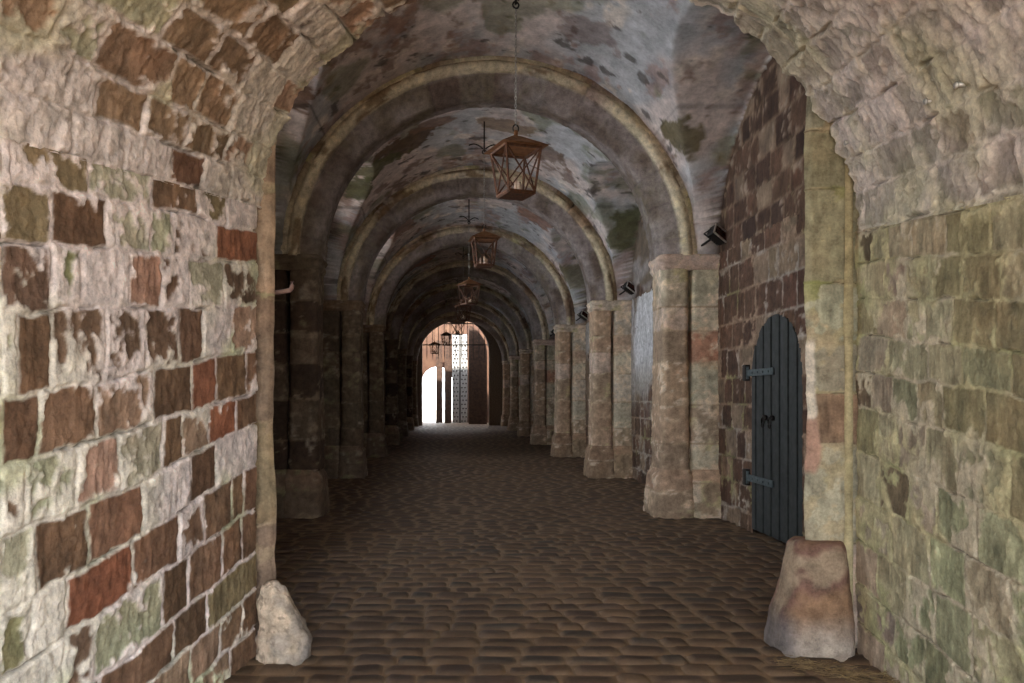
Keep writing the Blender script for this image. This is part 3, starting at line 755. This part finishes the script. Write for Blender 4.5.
# ------------------------------------------------------------------ lanterns
def lantern(loc, rz, label, chain):
    root = empty('hanging_lantern', loc, label, 'lantern', 'rusty lanterns hanging in a line down the passage', None, rz)
    W, Bt, H = .172, .128, .43                                # half widths at eaves and foot, cage height
    rf = MB(); e = W + .055
    v = [(-e, -e, H), (e, -e, H), (e, e, H), (-e, e, H), (-.035, -.035, H + .115), (.035, -.035, H + .115), (.035, .035, H + .115), (-.035, .035, H + .115)]
    rf.add(v, [(0, 3, 2, 1), (0, 1, 5, 4), (1, 2, 6, 5), (2, 3, 7, 6), (3, 0, 4, 7), (4, 5, 6, 7)])
    rf.bar((0, 0, H + .11), (0, 0, H + .17), .02, 8)
    rf.build('roof', M_rust, root)
    fr = MB(); C = [(-1, -1), (1, -1), (1, 1), (-1, 1)]
    for k in range(4):
        a, b = C[k], C[(k + 1) % 4]
        fr.bar((a[0]*W, a[1]*W, H), (a[0]*Bt, a[1]*Bt, .02), .012, 4)
        fr.bar((a[0]*Bt, a[1]*Bt, .02), (b[0]*Bt, b[1]*Bt, .02), .016, 4); fr.bar((a[0]*W, a[1]*W, H-.015), (b[0]*W, b[1]*W, H-.015), .014, 4)
    fr.box((-Bt, -Bt, 0), (Bt, Bt, .03)); fr.build('cage', M_iron, root)
    for k in range(4):
        a, b = C[k], C[(k + 1) % 4]; x_ = MB()
        x_.bar((a[0]*W, a[1]*W, H-.01), (b[0]*Bt, b[1]*Bt, .03), .008, 4); x_.bar((b[0]*W, b[1]*W, H-.01), (a[0]*Bt, a[1]*Bt, .03), .008, 4)
        x_.build('cross_brace', M_iron, root)
    cd = MB()
    for dx, dy, hh in ((0, 0, .14), (.05, .02, .1), (-.05, .03, .11), (.01, -.05, .09)): cd.bar((dx, dy, .03), (dx, dy, .03 + hh), .016, 8)
    cd.build('candle_cluster', M_candle, root)
    rg = MB(); rg.tube([(.028 * math.cos(t), 0, H + .19 + .035 * math.sin(t)) for t in np.linspace(0, 2*PI, 16, endpoint=False)], .006, 6, True); rg.build('ring', M_dark, root)
    ch = MB(); z = H + .215; i = 0
    while z < H + .215 + chain:
        p = []
        for t in np.linspace(0, 2*PI, 10, endpoint=False):
            a, b = .009 * math.cos(t), .022 * math.sin(t); p.append((a if i % 2 else 0, 0 if i % 2 else a, z + b + .014))
        ch.tube(p, .0032, 5, True); z += .034; i += 1
    ch.build('chain', M_galv, root)
    br = MB(); zt = z
    br.bar((0, 0, zt - .02), (0, 0, SPZ + RB * VS - loc[2] + .03), .011, 6)
    for s in (-1, 1):
        br.tube([(s * (.02 + .22 * t), 0, zt + .03 + .05 * math.sin(t * PI * .9) + .03 * t) for t in np.linspace(0, 1, 8)], .010, 5)
    br.tube([(.03 * math.cos(t), 0, zt - .02 + .03 * math.sin(t)) for t in np.linspace(0, 2*PI, 12, endpoint=False)], .008, 5, True)
    br.build('ceiling_hook', M_dark, root)
    return root
LN = [(7.3, .60, 3.32, .35, 'large rust-brown cage lantern, the nearest and lowest-hung in the photo'),
      (12.4, .53, 3.50, .12, 'rusty cage lantern under the second round arch, next behind the nearest one'),
      (17.3, .41, 3.47, .5, 'dark lantern third along the line, showing below the rusty second one'),
      (22.4, .37, 3.60, .3, 'dark lantern fourth along the line, overlapping the third one below'),
      (27.5, .27, 3.60, .6, 'fifth lantern along, catching white light on its cage before the gateway'),
      (32.5, -.16, 3.55, .2, 'sixth lantern along, small and black against the far gateway'),
      (37., -.72, 3.45, .4, 'farthest lantern, small and black near the left edge of the bright gateway')]
for d, X, z, rz, lb in LN:
    lantern((X, d, z), rz, lb, {7.3: 1.12}.get(d, 1.15))

# ------------------------------------------------------------------ floodlights on the right piers
def flood(loc, rx, label):
    root = empty('floodlight', loc, label, 'floodlight', 'small box floodlights on the right-hand piers'); root.rotation_euler = (rx, .55, .35)
    h = MB(); h.box((-.11, -.04, -.075), (.11, .06, .075), .012)
    for k in range(6): h.box((-.1 + .036 * k, .06, -.06), (-.09 + .036 * k, .085, .06))
    h.build('housing', M_black, root)
    l = MB(); l.box((-.095, -.048, -.06), (.095, -.04, .06)); l.build('lens', M_lens, root)
    r = MB()
    r.box((-.112, -.055, -.078), (.112, -.038, -.062)); r.box((-.112, -.055, .062), (.112, -.038, .078)); r.box((-.112, -.055, -.078), (-.10, -.038, .078)); r.box((.10, -.055, -.078), (.112, -.038, .078))
    r.build('rim', M_silver, root)
    b = MB(); b.bar((-.12, .01, 0), (-.12, .12, 0), .008); b.bar((.12, .01, 0), (.12, .12, 0), .008); b.bar((-.12, .12, 0), (.12, .12, 0), .01); b.bar((0, .12, 0), (0, .3, -.02), .014); b.build('bracket', M_dark, root)
    return root
for i, t in enumerate(['small black floodlight with silver rim above the pier beside the slate door', 'small black floodlight above the second right-hand pier', 'tiny black floodlight on the third right-hand pier below the iron ring', 'tiny black floodlight on the fourth right-hand pier']):
    flood((3.28, PY[i] - .22, 3.47), -.35, t)

rg = MB(); rg.tube([(.09 * math.cos(t), .0, .09 * math.sin(t)) for t in np.linspace(0, 2*PI, 24, endpoint=False)], .014, 6, True); rg.bar((0, 0, .09), (0, .25, .12), .012)
o = rg.build('iron_ring', M_dark); o.location = (3.24, 19.0, 4.55); tag(o, 'black iron ring fixed on the plaster above the third right-hand pier', 'ring')

# hook on the back of the left jamb
hk = MB(); hk.tube([(-1.12, 4.86, 2.13), (-1.05, 4.9, 2.135), (-.985, 4.92, 2.15), (-.975, 4.92, 2.16), (-.97, 4.92, 2.18), (-.972, 4.92, 2.205)], .014, 8)
o = hk.build('gate_hook', mat_plain('pink_lit_iron', (120, 92, 84), (146, 116, 106), .7, 0, 30)); tag(o, 'pinkish L-shaped hinge hook sticking out behind the brown left jamb', 'hook')  # the iron's pinkish lit look is put into its base colour

# pegs in the near vault
def peg(x, y, label):
    best = None
    for i in range(0, 400):
        for T in np.linspace(PI * .55, PI * .999, 400)[i:i+1]:
            for u in np.linspace(2.4, 4.7, 60):
                p = near_prof(np.array(u), np.array(T)); q = (CX + F * p[0] / p[1], CY - F * (p[2] - EYE) / p[1]); d = (q[0] - x) ** 2 + (q[1] - y) ** 2
                if best is None or d < best[0]: best = (d, p)
    p = Vector(best[1]); n = (Vector((.6, p.y, 2.6)) - p).normalized()
    m = MB(); m.bar(p - n * .03, p + n * .03, .012, 8, .008); m.bar(p + n * .03, p + n * .038, .014, 8)
    o = m.build('peg', M_silver); tag(o, label, 'peg', 'small metal pegs in the near vault')
peg(850, 142, 'small metal peg in the near vault just above the greenish jamb')
peg(932, 101, 'small metal peg in the near vault, lower left of the other pale one')
peg(965, 84, 'small metal peg in the near vault, highest and farthest right')

# straw along the right wall foot
st = MB(); R = random.Random(5)
for i in range(300):
    t = R.random() ** .8; bx = 1.85 + .5 * t + R.gauss(0, .05) ; by = 4.48 - .42 * t * R.uniform(.4, 1.25) + R.gauss(0, .05)
    bx = min(bx, XR(by) - .03); a = R.gauss(-.35, .8); L = R.uniform(.03, .11)
    dx, dy = math.cos(a) * L / 2, math.sin(a) * L / 2; z = .006 + R.random() * .018
    st.bar((bx - dx, by - dy, z), (bx + dx, by + dy, z + R.uniform(-.004, .012)), .0016, 3)
o = st.build('straw', M_straw); tag(o, 'thin drift of dry straw on the floor along the pale right wall', 'straw', None, 'stuff')

# ------------------------------------------------------------------ far end: end wall, portcullis, court and inner gate
e = MB(); XL0, XR0 = -1.42, 2.0; rc = 1.84; EC = .16
arc = [(EC - rc * math.cos(t), 3.72 + rc * math.sin(t)) for t in np.linspace(0, PI, 40)]
arc = [(max(a, XL0), b) for a, b in arc]
e.prism([(-3.1, 0), (-3.1, 6.6), (EC, 6.6)] + [(EC, 3.72 + rc)] + [p for p in arc if p[0] < EC - .01][::-1] + [(XL0, 0)], 40.75, 41.3)
e.prism([(EC, 6.6), (4.2, 6.6), (4.2, 0), (XR0, 0)] + [p for p in arc if p[0] > EC + .01][::-1] + [(EC, 3.72 + rc)], 40.75, 41.3)
o = e.build('wall_back', M_dull); tag(o, 'end wall of the passage with the round-headed far opening', None, None, 'structure')

pc = empty('portcullis', (XC, 41.5, 3.2), 'raised iron portcullis of thin vertical bars across the top of the far opening', 'portcullis')
for i in range(14):
    b = MB(); x_ = -2.0 + i * .3; b.bar((x_, 0, .35), (x_, 0, 2.6), .026, 4); b.bar((x_, 0, .35), (x_, 0, .15), .026, 4, .003); b.build('bar', M_dark, pc)
for z in (.95, 2.05):
    b = MB(); b.box((-2.1, -.03, z - .03), (2.1, .03, z + .03)); b.build('crossbar', M_dark, pc)

w = MB()                                                     # wall across the little court, arched doorway through it
dc, dw, ds = -.72, .88, 2.3
arc = [(dc - dw * math.cos(t), ds + dw * math.sin(t)) for t in np.linspace(0, PI, 24)]
w.prism([(-6, -.1), (-6, 7.5), (dc, 7.5)] + [(dc, ds + dw)] + [p for p in arc if p[0] < dc - .01][::-1] + [(dc - dw, -.1)], 45.6, 46.1)
w.prism([(dc, 7.5), (7, 7.5), (7, -.1), (dc + dw, -.1)] + [p for p in arc if p[0] > dc + .01][::-1] + [(dc, ds + dw)], 45.6, 46.1)
M_court = mat_plain('sunlit_red_stone', (78, 52, 40), (100, 72, 54), .9, 0, 1.6)
o = w.build('wall_north', M_court); tag(o, 'sunlit reddish wall beyond the far opening with a bright arched doorway', None, None, 'structure')

g = MB(); g.box((-.78, 44.6, .0), (-.42, 44.7, 4.6)); g = g.build('gate_leaf', M_wood); tag(g, 'narrow brown board leaf standing open just right of the white doorway', 'gate')
g = MB(); g.box((-.30, 44.2, .0), (.10, 44.35, 5.0), .02); g = g.build('gate_post', M_wood); tag(g, 'brown timber post left of the studded pale gate', 'post')
sg = empty('studded_gate', (.12, 44.1, 0), 'pale plated gate leaf covered in rows of dark studs', 'gate')
for x0, x1, c in ((0, .40, 0), (.46, .84, 1)):
    s = MB(); s.box((x0, 0, .02), (x1, .06, 4.9))
    for a in range(2):
        for b in range(21):
            cx_ = x0 + .08 + a * .17 + (.06 if b % 2 else .0); s.bar((cx_, -.001, .12 + b * .23), (cx_, -.05, .12 + b * .23), .045, 8, .03)
    s = s.build('panel', M_pale, sg); s.data.materials.append(M_dark)
    for p_ in s.data.polygons:
        if p_.center.y < -.0005: p_.material_index = 1
b = MB(); b.box((.395, -.03, .02), (.465, .09, 4.9)); b.build('frame', M_dark, sg)
pp = MB(); rc2 = 1.7; poly = [(1.0, 0), (1.0, 5.2)] + [(.25 + 1.72 * math.cos(t), 3.75 + 1.72 * math.sin(t)) for t in np.linspace(1.1, 0, 12)] + [(1.97, 0)]
pp.prism(poly, 42.6, 43.2); o = pp.build('wall_inner', M_wood); tag(o, 'brown stone wall stub right of the studded gate', None, None, 'structure')
# court side walls
s = MB(); s.box((-3.3, 41.3, -.1), (-2.9, 45.6, 6.)); s.box((3.6, 41.3, -.1), (4., 45.6, 6.)); o = s.build('wall_north', M_court); tag(o, 'side walls of the small court beyond the far opening', None, None, 'structure')
gr = MB(); gr.box((-30, 47.2, -.3), (30, 90, -.03)); gr.box((-30, -40, -.3), (30, MOUTH - 9, -.035)); M_ground = mat_plain('pale_gravel', (176, 166, 150), (200, 192, 178), .95, 0, 3)
o = gr.build('ground', M_ground); tag(o, 'pale open ground outside both ends of the passage', None, None, 'structure')

# ------------------------------------------------------------------ light
W = bpy.data.worlds.new('sky'); sc.world = W; W.use_nodes = True
nt = W.node_tree; bg = nt.nodes['Background']; bg.inputs['Color'].default_value = (.87, .935, 1.0, 1); bg.inputs['Strength'].default_value = 10.
sun = bpy.data.lights.new('sun', 'SUN'); sun.energy = 16; sun.angle = math.radians(1.5); sun.color = (1, .94, .84)
so = bpy.data.objects.new('sun', sun); so.rotation_euler = (math.radians(38), 0, math.radians(-12)); link(so)

cam = bpy.data.cameras.new('camera'); co = bpy.data.objects.new('camera', cam); link(co)
cam.sensor_width = 36; cam.lens = F / 1024 * 36; cam.shift_x = (512 - CX) / 1024; cam.shift_y = (CY - 341.5) / 1024
cam.clip_start = .05; cam.clip_end = 300
co.location = (0, 0, EYE); co.rotation_euler = (PI / 2, 0, 0); sc.camera = co
sc.view_settings.view_transform = 'Standard'; sc.view_settings.look = 'None'; sc.view_settings.gamma = 1; sc.view_settings.use_curve_mapping = False
sc.view_settings.exposure = 0
sc.cycles.max_bounces = 10; sc.cycles.diffuse_bounces = 7
